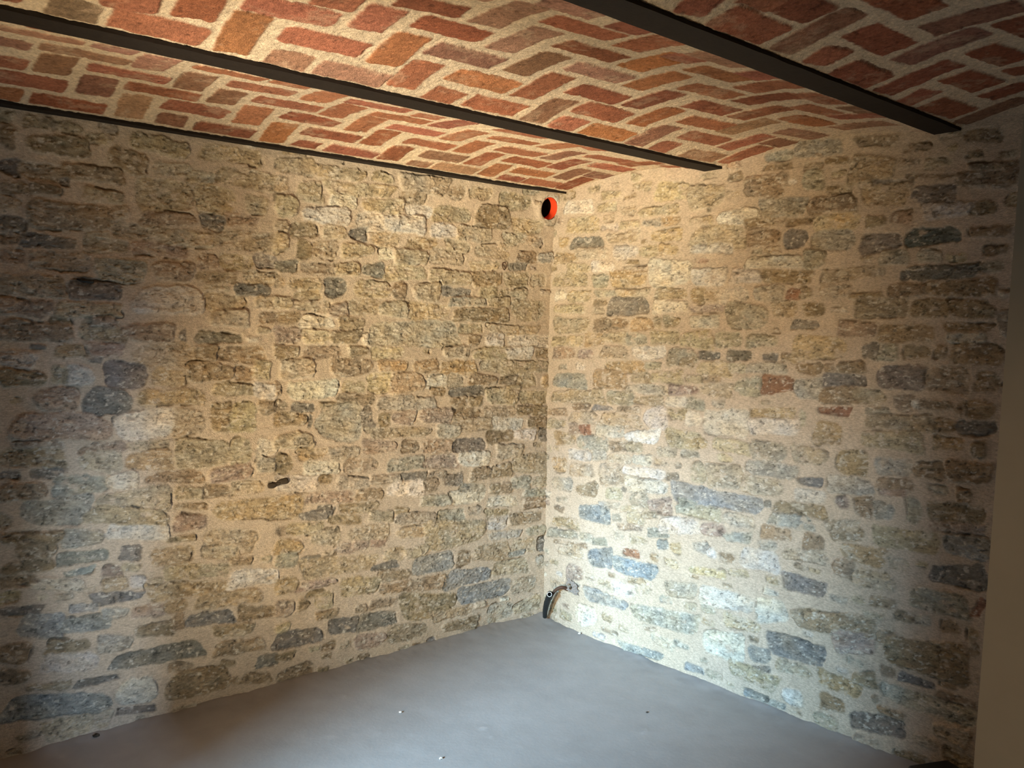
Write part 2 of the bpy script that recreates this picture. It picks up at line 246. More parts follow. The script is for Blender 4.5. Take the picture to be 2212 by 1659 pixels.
RIGHT = (
    '-606 2377 58 37 7 y;-644 2325 114 37 5 y;-839 2284 197 77 6 y;-444 2309 121 32 0 t;-568 2287 75 12 -6 d;-213 2273 200 59 3 w;-414 2248 127 38 0 y;-1034 2234 189 91 1 y;'
    '-1059 2172 21 20 6 d;-759 2199 233 36 1 y;-716 2144 111 27 3 g;-836 2141 98 33 2 o;-245 2173 219 72 1 y;-439 2144 113 29 2 w;-574 2147 125 25 1 y;-114 2093 66 40 -2 o;'
    '-280 2079 227 56 1 k;-534 2089 194 44 -1 t;-673 2055 32 15 -7 d;-808 2078 176 48 0 y;-703 2008 120 52 2 y;-827 2008 107 45 4 o;-555 2013 159 56 1 w;-130 2010 171 47 2 o;'
    '-319 2024 208 46 3 t;-403 1948 151 52 3 w;-600 1962 74 16 1 d;-613 1933 132 16 1 d;-226 1947 167 46 0 y;-385 1875 107 58 -1 g;-579 1880 221 69 1 o;-845 1900 250 113 1 w;'
    '-1068 1871 181 74 2 w;-1266 1868 148 55 2 w;-161 1889 247 60 1 t;-433 1811 145 26 0 g;-609 1808 198 34 0 t;-580 1743 255 78 -1 k;-163 1733 221 37 0 y;-390 1763 89 23 -1 d;'
    '-94 1809 88 41 -1 w;-232 1801 168 53 -1 t;-847 1799 182 42 0 t;-1010 1786 86 64 1 o;-850 1736 197 48 1 w;-1061 1725 182 29 -1 r;-1078 1779 63 40 1 t;-1195 1779 159 61 -1 w;'
    '-1214 2127 202 61 1 w;-1434 2146 203 69 3 g;-1587 2133 68 56 1 d;-1352 2093 185 27 0 d;-1540 2081 166 21 0 d;-1102 2044 294 90 2 y;-1075 1998 222 40 2 w;'
    '-1343 2032 161 70 0 d;-1501 2012 105 68 1 k;-1404 1921 261 43 1 w;-1465 1855 225 50 2 d;-1380 1786 135 59 1 g;-1504 1783 64 44 1 R;-1558 1784 46 36 1 d;'
    '-1589 1924 85 72 0 g;-1274 1690 200 99 2 g;-1462 1723 119 63 1 t;-1596 1715 91 41 2 d;-408 1645 116 58 0 d;-534 1658 102 38 0 d;-679 1654 137 55 -1 o;-778 1659 47 48 0 t;'
    '-862 1665 91 42 0 t;-1054 1668 147 52 -2 w;-180 1644 250 74 0 t;-89 1560 105 48 -3 y;-213 1562 115 47 -3 y;-353 1575 127 59 -2 o;-493 1582 173 48 -1 t;'
    '-650 1578 123 47 -1 g;-823 1591 161 57 -2 y;-1008 1584 179 75 -1 y;-1185 1586 133 59 -1 g;-1356 1582 143 43 -2 g;-128 1495 158 51 -2 r;-296 1499 102 40 -2 r;'
    '-492 1510 182 54 -3 t;-724 1512 199 49 -2 w;-936 1497 177 65 -2 g;-1086 1510 111 29 -2 k;-1248 1518 117 33 -2 k;-1403 1515 67 27 -2 k;-1484 1517 47 26 -2 d;'
    '-1338 2249 199 86 5 d;-1187 2310 72 28 -4 d;-1406 2320 127 21 5 d;-1567 2301 78 26 0 d;-1570 2247 91 72 4 g;-1558 1655 114 26 0 k;-567 1436 253 50 -2 o;'
    '-756 1451 95 30 -2 g;-962 1476 77 35 0 d;-176 1349 246 71 -2 b;-476 1368 227 83 -1 o;-683 1391 122 49 -1 t;-846 1401 191 54 -3 y;-1010 1400 93 32 -3 t;'
    '-1105 1405 97 34 -3 o;-1112 1455 172 51 -1 y;-1244 1459 91 39 -2 t;-1386 1465 179 38 -2 g;-1582 1470 108 36 -1 d;-723 1335 248 37 0 g;-947 1344 169 41 -2 r;'
    '-1131 1354 171 54 -3 t;-1302 1382 134 71 -3 g;-1441 1401 145 64 -3 R;-1592 1391 131 72 -1 g;-550 1281 170 63 -2 g;-733 1278 179 40 -4 t;-242 1267 375 60 -4 t;'
    '-1019 1285 100 47 1 g;-906 1286 112 36 -3 w;-275 1214 115 30 -3 d;-427 1222 133 21 -3 k;-90 1172 149 31 -3 o;-290 1158 199 50 -4 t;-555 1169 260 60 -3 t;'
    '-608 1225 142 25 -2 t;-783 1199 141 85 -5 w;-912 1228 105 42 -5 y;-1009 1213 87 64 -5 w;-223 1095 79 54 -3 r;-309 1098 75 46 -6 R;-90 1110 145 41 -4 t;'
    '-484 1106 184 48 -4 w;-698 1099 219 50 -6 W;-151 1030 158 58 -2 o;-365 1031 220 62 -3 g;-545 1036 103 41 -5 d;-654 1041 99 41 -6 t;-960 1114 206 77 1 y;'
    '-1053 1103 78 41 -2 y;-1187 1212 228 107 -2 w;-1419 1274 214 40 -4 o;-1433 1218 237 59 -5 w;-1230 1112 180 50 3 y;-1412 1106 160 81 -6 g;-1002 1049 102 29 -2 g;'
    '-860 1043 107 36 -7 t;-271 957 165 47 -5 w;-411 971 99 42 -7 g;-555 975 154 41 -5 t;-709 983 121 40 -3 w;-113 884 115 72 -6 o;-298 883 173 60 -3 t;-512 883 165 96 -6 t;'
    '-900 932 68 30 -5 k;-726 922 250 43 -2 w;-1056 969 85 87 -4 t;-1190 969 182 91 -3 t;-1430 1031 239 54 -1 g;-1388 957 199 65 -2 t;-1613 1006 113 34 -3 k;'
    '-142 783 168 62 -6 g;-331 779 151 60 -7 d;-530 788 104 48 -5 g;-741 859 257 62 -4 w;-597 824 37 22 22 k;-702 782 122 68 -5 t;-838 772 133 73 -9 r;-1148 863 467 74 0 b;'
    '-994 816 110 35 -3 b;-1058 785 250 47 -3 g;-1279 785 151 50 -1 g;-394 662 215 79 -5 B;-502 726 132 29 -7 g;-635 728 100 25 -6 t;-553 674 52 32 -6 g;-682 692 107 50 0 t;'
    '-770 722 88 28 -8 t;-1531 829 194 48 -4 g;-1421 885 31 24 -9 k;-1616 946 126 47 -2 w;-1569 886 227 42 -3 d;-1466 766 133 51 -4 o;-1646 761 85 57 -4 d;-180 574 210 48 -4 o;'
    '-156 512 246 41 -8 g;-340 528 84 33 -2 g;-440 525 99 33 -7 b;-642 638 159 25 -6 r;-574 580 69 38 0 t;-824 642 125 34 -7 b;-854 594 70 39 -6 B;-934 592 60 45 -6 y;'
    '-949 701 239 65 -8 w;-1148 721 118 43 -6 r;-1273 706 132 34 -9 g;-1076 624 78 41 -3 g;-1140 611 49 40 -5 w;-1229 604 74 40 -3 d;-1430 704 80 38 -8 g;-1602 699 179 42 -5 t;'
    '-450 441 167 85 -10 B;-164 462 171 17 -5 d;-303 477 88 13 -7 d;-222 429 198 48 -8 t;-657 510 108 31 -2 R;-682 439 272 69 -2 B;-807 518 47 31 -5 d;-1121 518 189 29 -6 y;'
    '-976 401 172 65 -10 t;-1605 572 185 58 -2 k;-264 321 124 74 -10 r;-495 233 292 55 -1 b;-362 111 151 93 -10 w;-692 374 82 19 0 d;-624 313 144 51 -6 w;-879 238 394 79 -5 g;'
    '-1227 414 276 74 -4 w;-1461 428 143 92 -12 w;-1644 442 120 78 -5 d;-1585 293 252 84 -2 k;-527 73 106 14 2 d;-989 139 82 24 0 g;-746 34 260 37 -5 b;-1412 219 101 60 -5 b;'
    '-1421 162 89 19 -12 k;-1222 205 204 108 -5 w;-1316 329 183 50 0 y;-1383 118 230 61 3 t;-1576 214 153 48 -6 t;-1577 91 94 58 -6 w;-1445 30 199 25 -1 b;-1070 53 101 29 -1 b;'
    '-1394 633 182 76 0 w;-875 122 134 37 7 w;-750 362 97 68 -3 t;-1786 828 132 55 -4 d;-1857 752 169 59 0 o;-2015 845 237 71 -4 y;-2233 863 146 72 1 b;-1775 681 85 65 1 d;'
    '-1899 667 161 59 -4 t;-2210 750 187 73 -7 k;-2151 639 197 78 -1 g;-1944 584 99 34 -6 d;-2287 653 26 67 15 R;-2094 560 56 38 -10 g;-2026 551 62 29 -2 d;'
    '-1738 447 327 76 -6 d;-1833 396 175 75 -13 r;-1963 454 74 53 -9 d;-2112 421 289 117 -4 d;-2195 562 57 37 -6 o;-2275 554 43 40 -10 o;-1781 212 172 56 2 o;'
    '-1885 263 93 45 -9 d;-1757 123 103 61 -5 d;-1939 104 207 64 -10 k;-1972 321 49 34 -1 d;-2084 321 126 28 -1 k;-2124 248 325 61 -1 g;-2227 303 122 27 2 d;'
    '-1929 203 20 20 -5 d;-1992 170 93 24 1 d;-2280 501 30 40 9 d;-1782 1639 150 54 2 r;-1975 1621 204 57 -1 d;-2201 1647 153 20 0 d;-2195 1608 119 31 -1 w;'
    '-1626 1562 233 87 -3 y;-1846 1550 60 54 -2 k;-1911 1550 69 58 0 g;-2020 1554 93 42 -2 d;-2109 1556 40 46 2 d;-2231 1551 168 67 1 d;-1769 1485 110 37 -2 d;'
    '-1677 1480 33 25 -7 d;-1739 1433 175 45 -2 k;-1972 1456 181 81 -1 k;-2135 1459 145 87 -1 r;-2277 1458 70 57 1 d;-1729 1371 171 55 -4 d;-1706 1306 130 25 -2 R;'
    '-1570 1266 23 57 -5 g;-1885 1323 85 19 -5 g;-1988 1357 66 62 0 r;-2102 1361 126 32 -2 d;-2025 1362 28 26 -4 w;-2187 1353 18 32 10 d;-2261 1355 87 58 -2 d;'
    '-1974 1285 249 52 -2 t;-2145 1288 75 37 2 d;-2247 1291 121 40 -3 k;-1684 1215 120 86 -1 o;-1944 1214 223 62 -2 t;-2150 1225 97 41 -1 o;-2254 1218 42 49 6 d;'
    '-1847 1371 128 49 7 t;-1607 1116 153 62 -1 t;-1790 1110 126 85 -7 o;-1959 1112 140 62 -4 g;-2090 1118 105 51 -5 d;-2232 1130 144 67 -4 d;-1786 1017 184 60 -4 g;'
    '-1967 1048 131 43 -6 d;-1957 1013 97 24 -6 r;-2130 1049 67 28 -5 g;-2218 1040 39 41 -2 d;-1759 947 59 45 -4 r;-1848 942 77 74 -6 d;-1927 938 79 58 -3 g;'
    '-2043 958 51 89 1 g;-2194 972 187 73 -6 d;-2199 922 182 32 -6 r;-1761 851 139 45 -8 t;-1407 2364 126 32 1 g;-1581 2374 202 56 6 g;-1827 2364 166 24 7 d;'
    '-1671 2308 92 20 5 d;-1815 2254 173 92 6 t;-1863 2199 79 14 5 k;-1687 2194 102 25 4 d;-1653 2136 195 55 1 d;-1872 2154 172 72 3 t;-2054 2136 145 50 5 k;'
    '-2106 2071 167 50 1 w;-2059 1980 185 55 0 K;-1869 1970 158 67 -1 k;-1841 2052 70 34 -3 d;-1941 2059 81 47 2 r;-1673 2061 194 65 -1 y;-1666 1997 173 70 1 g;'
    '-2053 1909 82 41 3 g;-1919 1910 101 43 1 g;-2100 1847 235 46 0 k;-2266 1860 65 26 -1 g;-1756 1857 250 44 -2 t;-1966 1839 33 28 2 k;-2162 1788 233 49 1 d;'
    '-1970 1782 132 42 -3 d;-1814 1769 122 15 -1 d;-1876 1720 198 63 -1 d;-2136 1714 276 59 1 d;-1688 1787 129 45 -1 t;-2215 2321 123 35 9 d;-2190 2256 47 13 6 d;'
    '-2251 2207 149 22 8 d;-2234 2168 187 48 6 d;-2235 2063 74 40 2 d;-2257 1980 127 26 1 d;-2277 1918 77 35 -3 d;-2041 2201 164 14 6 d;-1991 2314 93 28 6 d;'
    '')[:-1]
BRICKS = (
    '-2659 -1158 112 176 k;-2466 -1176 240 180 r;-2563 -1275 135 165 r;-2422 -1332 158 75 R;-2279 -1250 245 78 o;-2222 -1431 239 166 r;-2065 -1309 261 174 r;'
    '-2103 -1162 129 176 p;-1900 -1169 238 179 p;-2170 -1560 99 164 r;-2709 -651 115 180 p;-2681 -455 110 179 r;-2605 -326 240 178 r;-2645 -190 101 175 o;-2448 -190 235 177 R;'
    '-2676 -834 237 167 p;-2517 -699 245 175 p;-2561 -529 204 85 d;-2483 -862 98 179 p;-2359 -574 245 174 r;-2408 -389 195 82 d;-2214 -452 251 177 r;-2349 -789 248 81 p;'
    '-2178 -644 244 79 d;-2257 -264 221 79 p;-2061 -335 228 3 r;-2099 -177 155 79 d;-1896 -191 228 177 R;-2149 -863 209 171 o;-2028 -533 185 79 d;-1983 -716 218 169 r;'
    '-1870 -384 219 75 o;-1821 -577 244 173 r;-1709 -255 219 76 O;-1664 -447 230 2 R;-1796 -797 269 79 o;-1963 -889 122 166 o;-1549 -172 119 6 R;-1509 -322 245 179 R;'
    '-1340 -180 256 6 r;-1637 -640 223 83 r;-2034 -1525 182 77 r;-1982 -1694 178 157 R;-1842 -1589 217 173 R;-1821 -1795 246 77 p;-1877 -1379 234 77 O;-1692 -1453 236 176 d;'
    '-1656 -1665 262 81 p;-1735 -1252 199 82 r;-1520 -1318 245 178 O;-1489 -1532 222 88 d;-1628 -1868 232 170 r;-1457 -1729 231 175 R;-1335 -1391 232 83 r;-1561 -1167 129 7 r;'
    '-1355 -1179 228 177 r;-1283 -1592 235 174 p;-1161 -1235 216 82 d;-1124 -1436 234 177 R;-1008 -1174 135 0 r;-975 -1316 242 179 r;-795 -1174 247 177 O;-1774 -1978 164 165 p;'
    '-1574 -1982 91 164 r;-1436 -1931 217 75 r;-1262 -1805 262 80 O;-1097 -1666 242 81 O;-937 -1515 225 88 R;-773 -1382 213 85 O;-612 -1239 225 82 d;-454 -1165 110 78 r;'
    '-1601 -831 236 165 r;-1426 -699 237 169 o;-1470 -519 241 79 o;-1326 -389 220 82 R;-1266 -566 237 174 r;-1390 -832 99 158 o;-1256 -801 273 83 r;-1094 -417 234 177 o;'
    '-1161 -250 173 80 R;-941 -307 234 178 d;-986 -168 123 177 d;-786 -192 258 1 p;-1083 -645 274 83 o;-983 -890 312 167 r;-868 -706 226 167 r;-916 -489 213 84 o;'
    '-700 -554 263 175 o;-757 -366 208 87 R;-541 -420 268 179 R;-598 -251 180 83 o;-399 -301 236 176 o;-437 -167 153 0 R;-235 -176 235 2 r;-698 -807 326 75 o;'
    '-520 -638 278 81 d;-362 -511 218 88 R;-205 -378 206 90 d;-66 -254 209 95 R;-326 -741 254 167 r;-143 -586 272 175 r;-44 -423 185 174 d;-579 -954 202 126 o;'
    '-1052 -1868 219 170 o;-1258 -1902 58 164 r;-874 -1711 230 166 o;-696 -1579 221 171 R;-545 -1443 238 169 o;-382 -1313 257 175 r;-203 -1169 223 173 p;-1218 -1997 202 172 p;'
    '-1005 -1971 91 172 r;-858 -1914 214 73 r;-694 -1804 236 87 R;-531 -1669 307 77 r;-295 -1715 216 164 O;-460 -1847 189 164 o;-646 -1966 199 177 o;-380 -1515 241 85 p;'
    '-120 -1584 227 163 p;-194 -1379 227 93 r;-62 -1447 143 170 d;-34 -1267 243 75 r;-144 -1850 319 73 p;-434 -1990 125 154 d;-1576 -2197 98 71 r;-1377 -2195 237 178 r;'
    '-1337 -2319 160 176 R;-1464 -2296 76 168 r;-1187 -2265 239 79 d;-1017 -2200 87 159 r;-983 -2333 231 1 R;-802 -2186 224 178 R;-1168 -2476 257 172 R;-934 -2546 237 93 d;'
    '-798 -2407 253 74 d;-615 -2265 239 78 R;-450 -2190 113 65 r;-597 -2479 212 169 R;-425 -2345 218 172 R;-237 -2196 239 173 R;-225 -2373 141 79 R;-55 -2267 276 65 d;'
    '-750 -2610 214 168 R;-392 -2464 60 84 R;')[:-1]

def lf(s, z):
    b = np.interp(z, [0, 1.0, 1.9, 2.2, 2.36], [.045, .005, -.01, -.035, -.07]); k = np.minimum(1, np.abs(s)/.3)
    return np.where(b > 0, b*k, b)
def rf(s, z):
    return np.interp(z, [0, 2.35], [-.03, .012])*np.minimum(1, np.abs(s)/.3)

def read_stones(txt):
    out = []
    for e in txt.split(';'):
        t = e.split(); out.append((int(t[0])/1000, int(t[1])/1000, int(t[2])/1000, int(t[3])/1000, math.radians(int(t[4])), t[5]))
    return out
def fill_stones(st, smin, smax, zmax, visible, rs):
    """ordinary small stones for stretches of wall with nothing set out yet"""
    st = list(st); R_ = random.Random(rs)
    boxes = [(a-w/2, a+w/2, z-h/2, z+h/2) for a, z, w, h, _, _ in st]
    for size in range(9000):
        w = R_.uniform(.05, .30)*(1-.75*size/9000)+.02; h = w*R_.uniform(.3, .55); h = max(.022, min(.12, h))
        a = R_.uniform(smin, smax); z = R_.uniform(.02, zmax)
        g = .012
        bx = (a-w/2-g, a+w/2+g, z-h/2-g*.8, z+h/2+g*.8)
        if any(bx[0] < q[1] and bx[1] > q[0] and bx[2] < q[3] and bx[3] > q[2] for q in boxes): continue
        boxes.append((bx[0]+g, bx[1]-g, bx[2]+g*.8, bx[3]-g*.8))
        st.append((a, z, w, h, R_.uniform(-.08, .08), R_.choice('ttdgttrwtyt'), 1))
    return st
def wall_field(S, Z, stones, seed):
    """height (m, out of the wall) and pigment of the masonry over the grid S x Z"""
    G, H = np.meshgrid(S, Z, indexing='ij')
    hgt = .005*fbm(G*5, H*6, seed)+.0022*fbm(G*22, H*26, seed+5)+.0010*fbm(G*70, H*80, seed+9, 3)
    col = np.ones(G.shape+(3,))*np.array(MORTAR)
    tone = 1+.09*fbm(G*3, H*3.5, seed+11)+.11*fbm(G*24, H*30, seed+12)+.07*fbm(G*90, H*100, seed+21, 2)
    col *= tone[..., None]
    warm = fbm(G*2.2, H*2.2, seed+15)[..., None]
    col *= 1+warm*np.array((.03, .0, -.05))
    R_ = random.Random(seed)
    for q in stones:
        a, z, w, h, ang, c = q[:6]; auto = len(q) > 6
        if not auto: w, h = w*1.05+.006, h*1.08+.006
        ext = 1.25*math.hypot(w, h)/2+.01
        i0, i1 = np.searchsorted(S, [a-ext, a+ext]); j0, j1 = np.searchsorted(Z, [z-ext*.9, z+ext*.9])
        if i1-i0 < 2 or j1-j0 < 2: continue
        x = G[i0:i1, j0:j1]-a; y = H[i0:i1, j0:j1]-z
        u = x*math.cos(ang)+y*math.sin(ang); v = -x*math.sin(ang)+y*math.cos(ang)
        o1, o2 = R_.uniform(0, 99), R_.uniform(0, 99)
        # irregular outline
        wob = .0085*fbm(u*11+o1, v*15+o2, 1, 3)+.0065*fbm(u*45+o2, v*55+o1, 2, 3)
        wob *= min(1, h/.05)
        taper = R_.uniform(-.3, .3); tap2 = R_.uniform(-.15, .15)
        hv = h/2*(1+taper*u/(w/2)); hu = w/2*(1+tap2*v/(h/2))
        cr = min(w, h)*R_.uniform(.2, .5)
        qx = np.abs(u)-hu+cr; qy = np.abs(v)-hv+cr
        d = np.hypot(np.maximum(qx, 0), np.maximum(qy, 0))+np.minimum(np.maximum(qx, qy), 0)-cr+wob   # signed distance
        strong = c in 'kKBRWb'
        soft = .0045 if strong else .007
        m = sstep(soft, -soft, d)
        # mortar smeared over parts of the face
        smear = .75*fbm(u*13+o2, v*22+o1, 4, 3)+.4*fbm(u*60+o1, v*75, 14, 2)
        cov = {'t': .24, 'y': .24, 'w': .16, 'o': .2, 'g': .16, 'd': .14, 'r': .18, 'R': .18}.get(c, .08)+(.12 if auto else 0)
        face = m*(1-.8*sstep(.55-cov*1.6, .85-cov*1.2, smear))
        base = np.array(PAL[c])*np.array([R_.uniform(.88, 1.1)]*3)*np.array([R_.uniform(.97, 1.03), 1, R_.uniform(.94, 1.06)])
        # layered grain along the stone, blotches, flecks, hairline splits, pale lime
        sl = R_.uniform(-.5, .5)
        uu, vv = u+sl*v, v-sl*.35*u
        gr = fbm(uu*22+o1, vv*62+o2, 6, 4); bl = fbm(u*26+o2, v*34, 7, 3); sp = fbm(uu*70, vv*140+o1, 8, 3)
        pig = base*(1+.24*gr+.22*bl+.24*sp)[..., None]
        tint = fbm(u*12+o1*3, v*14+o2, 16, 2)[..., None]
        pig = pig*(1+tint*np.array((.10, .0, -.14)))
        pale = sstep(.22, .55, fbm(uu*22+o1*2, vv*58+o2, 9, 4))*(.22 if strong else .48)
        pig = pig*(1-pale[..., None])+np.array((.63, .575, .48))*pale[..., None]
        dk = sstep(.24, .52, fbm(uu*30+o2*2, vv*62+o1, 10, 4))*.55
        split = np.exp(-(fbm(uu*14+o2, vv*42+o1*2, 11, 3)/.035)**2)*sstep(.0, .35, fbm(u*18+o2, v*18+o1, 12, 2))
        pig = pig*(1-.5*dk-.38*split*(1-dk))[..., None]
        fl = sstep(.30, .52, fbm(uu*62+o2, vv*105+o1, 15, 3))*.55
        pig = pig*(1-fl[..., None])+np.array((.70, .66, .58))*fl[..., None]
        pits = sstep(.34, .55, fbm(uu*75+o1, vv*95+o2*2, 17, 3))
        pig = pig*(1-.5*pits)[..., None]
        fc = face[..., None]
        col[i0:i1, j0:j1] = col[i0:i1, j0:j1]*(1-fc)+pig*fc
        # relief: some stones stand proud, some sit back behind the pointing
        proud = R_.uniform(-.004, .010) if not strong else R_.uniform(-.006, .004)
        rel = proud+.0042*gr+.0045*bl+.0035*sp-.004*split-.003*dk-.003*pits+.0015*fl
        hh = hgt[i0:i1, j0:j1]; hh += m*(rel-.6*hh)
        # an open crack along part of the edge
        if R_.random() < .8:
            th = np.arctan2(v/h, u/w); c0 = R_.choice([0, 0, 1.2, 1.57, 2.2, -1.57, -.6])
            arc = sstep(.95, .35, np.abs(np.angle(np.exp(1j*(th-c0)))))
            cw = R_.uniform(.0025, .0045)
            k = arc*np.exp(-(d/cw)**2)*sstep(-.25, .25, fbm(u*30+o1, v*30, 3, 2)+.15)
            hh -= k*R_.uniform(.006, .016)
            col[i0:i1, j0:j1] *= (1-.45*k)[..., None]
    return hgt, np.clip(col, .01, .95)
def axis(lo, hi, fine_lo, fine_hi, fine, coarse):
    a = np.arange(lo, fine_lo, coarse) if lo < fine_lo-1e-6 else np.array([])
    b = np.arange(fine_lo, fine_hi, fine); c = np.arange(fine_hi, hi+1e-6, coarse) if hi > fine_hi+1e-6 else np.array([hi])
    r = np.unique(np.round(np.concatenate([a, b, c, [hi]]), 5))
    return r[np.concatenate([[True], np.diff(r) > fine*.3])]
STEP = .0034
Z = axis(-.03, 2.44, -.03, 2.44, STEP, .02)
# wall_left: along x at y = 0
S = axis(-4.25, .04, -2.75, .04, STEP, .02)
st = fill_stones(read_stones(LEFT), -4.25, 0, 2.36, -2.7, 3)
hgt, col = wall_field(S, Z, st, 40)
G, H = np.meshgrid(S, Z, indexing='ij')
# the hollow around the orange pipe's mouth is pointed up to it
pr = np.hypot(G+.058, H-2.272)
hgt = hgt+.010*np.exp(-((pr-.072)/.02)**2)
k_ = np.where((pr > .04) & (pr < .0625), .0592/np.maximum(pr, .01), 1.0)
yy_ = lf(G, H)-hgt
co = np.stack([-.058+(G+.058)*k_, yy_, 2.272+(H-2.272)*k_], -1)
inside = pr < .050
me = grid_mesh('wall_left', co, len(S), len(Z), col)
o = link('wall_left', me, M_stone); struct(o)
bm = bmesh.new(); bm.from_mesh(me)
flat = inside.reshape(-1); bm.verts.ensure_lookup_table()
bmesh.ops.delete(bm, geom=[bm.verts[i] for i in np.nonzero(flat)[0]], context='VERTS'); bm.to_mesh(me); bm.free()
# wall_right: along y at x = 0
S = axis(-3.1, .04, -2.45, .04, STEP, .02)
st = fill_stones(read_stones(RIGHT), -3.1, 0, 2.36, -2.4, 5)
hgt, col = wall_field(S, Z, st, 80)
G, H = np.meshgrid(S, Z, indexing='ij')
hole = sstep(1.15, .8, np.maximum(np.abs(G+.225)/.038, np.abs(H-.235)/.03))
by_pipe = sstep(.10, .07, np.abs(H-2.272))*sstep(-.12, -.05, G)
hgt = hgt*(1-by_pipe)-.003*by_pipe
hgt = hgt-.03*hole; col = col*(1-.35*hole)[..., None]
co = np.stack([rf(G, H)-hgt, G, H], -1)
o = link('wall_right', grid_mesh('wall_right', co, len(S), len(Z), col, flip=True), M_stone); struct(o)

# ------------------------------------------------------------------ vaulted brick ceiling
BE = [-.10, -1.068, -2.092, -3.08]
BP = dict(r=(.335, .128, .075), p=(.355, .20, .132), o=(.345, .145, .074), O=(.38, .152, .068), R=(.265, .095, .052), d=(.25, .128, .083), k=(.21, .15, .105))
BMORT = (.60, .485, .355)
def vault(y):
    z = np.full_like(y, 2.362)
    for i in range(3):
        a, b = BE[i], BE[i+1]; yc = (a+b)/2; hw = (a-b)/2-.045
        z = np.maximum(z, 2.362+.047*(1-((y-yc)/hw)**2))
    return z
bricks = []
for e in BRICKS.split(';'):
    t = e.split(); bricks.append((int(t[0])/1000, int(t[1])/1000, int(t[2])/1000, math.radians(int(t[3])), t[4]))
LAT = [((-2.36, -.57), (-2.18, -.64), .548), ((-1.52, -1.32), (-1.33, -1.39), .553), ((-.98, -2.33), (-.80, -2.41), .553)]
R_ = random.Random(11)
placed = [(b[0], b[1], abs(math.cos(b[3]))*b[2]+abs(math.sin(b[3]))*.1, abs(math.sin(b[3]))*b[2]+abs(math.cos(b[3]))*.1) for b in bricks]
for i, (X0, Y0, t2) in enumerate(LAT):
    hi, lo = BE[i]-.05, BE[i+1]+.05
    for k in range(-22, 22):
        for m in range(-16, 16):
            for P0, ang, w, h in ((X0, 0, .235, .1), (Y0, math.radians(87), .1, .235)):
                x = P0[0]+k*.163+m*t2; y = P0[1]+k*.138
                if not -4.35 < x < .1: continue
                y0, y1 = max(lo, y-h/2), min(hi, y+h/2)
                if y1-y0 < .04: continue
                yy = (y0+y1)/2; hh = y1-y0
                if any(abs(x-p[0]) < (w+p[2])/2-.018 and abs(yy-p[1]) < (hh+p[3])/2-.018 for p in placed): continue
                placed.append((x, yy, w, hh))
                bricks.append((x, yy, hh if ang else w, ang, R_.choice('rrrpoORdRr')) if (not ang or hh > .1) else (x, yy, w, 0, R_.choice('rrpoRd')))
Sx = axis(-4.25, .05, -2.85, .05, .0036, .012); Sy = axis(-3.10, .06, -2.65, .06, .0036, .012)
G, H = np.meshgrid(Sx, Sy, indexing='ij')
hgt = .003*fbm(G*8, H*8, 3)+.0030*fbm(G*38, H*38, 6)+.0022*fbm(G*110, H*110, 8, 2)     # rough, brushed joints
col = np.ones(G.shape+(3,))*np.array(BMORT)*(1+.08*fbm(G*4, H*4, 31)+.14*fbm(G*45, H*45, 33)+.08*fbm(G*120, H*120, 35, 2))[..., None]
near_edge = np.ones_like(H)
for y_ in BE: near_edge = np.minimum(near_edge, np.abs(H-y_))
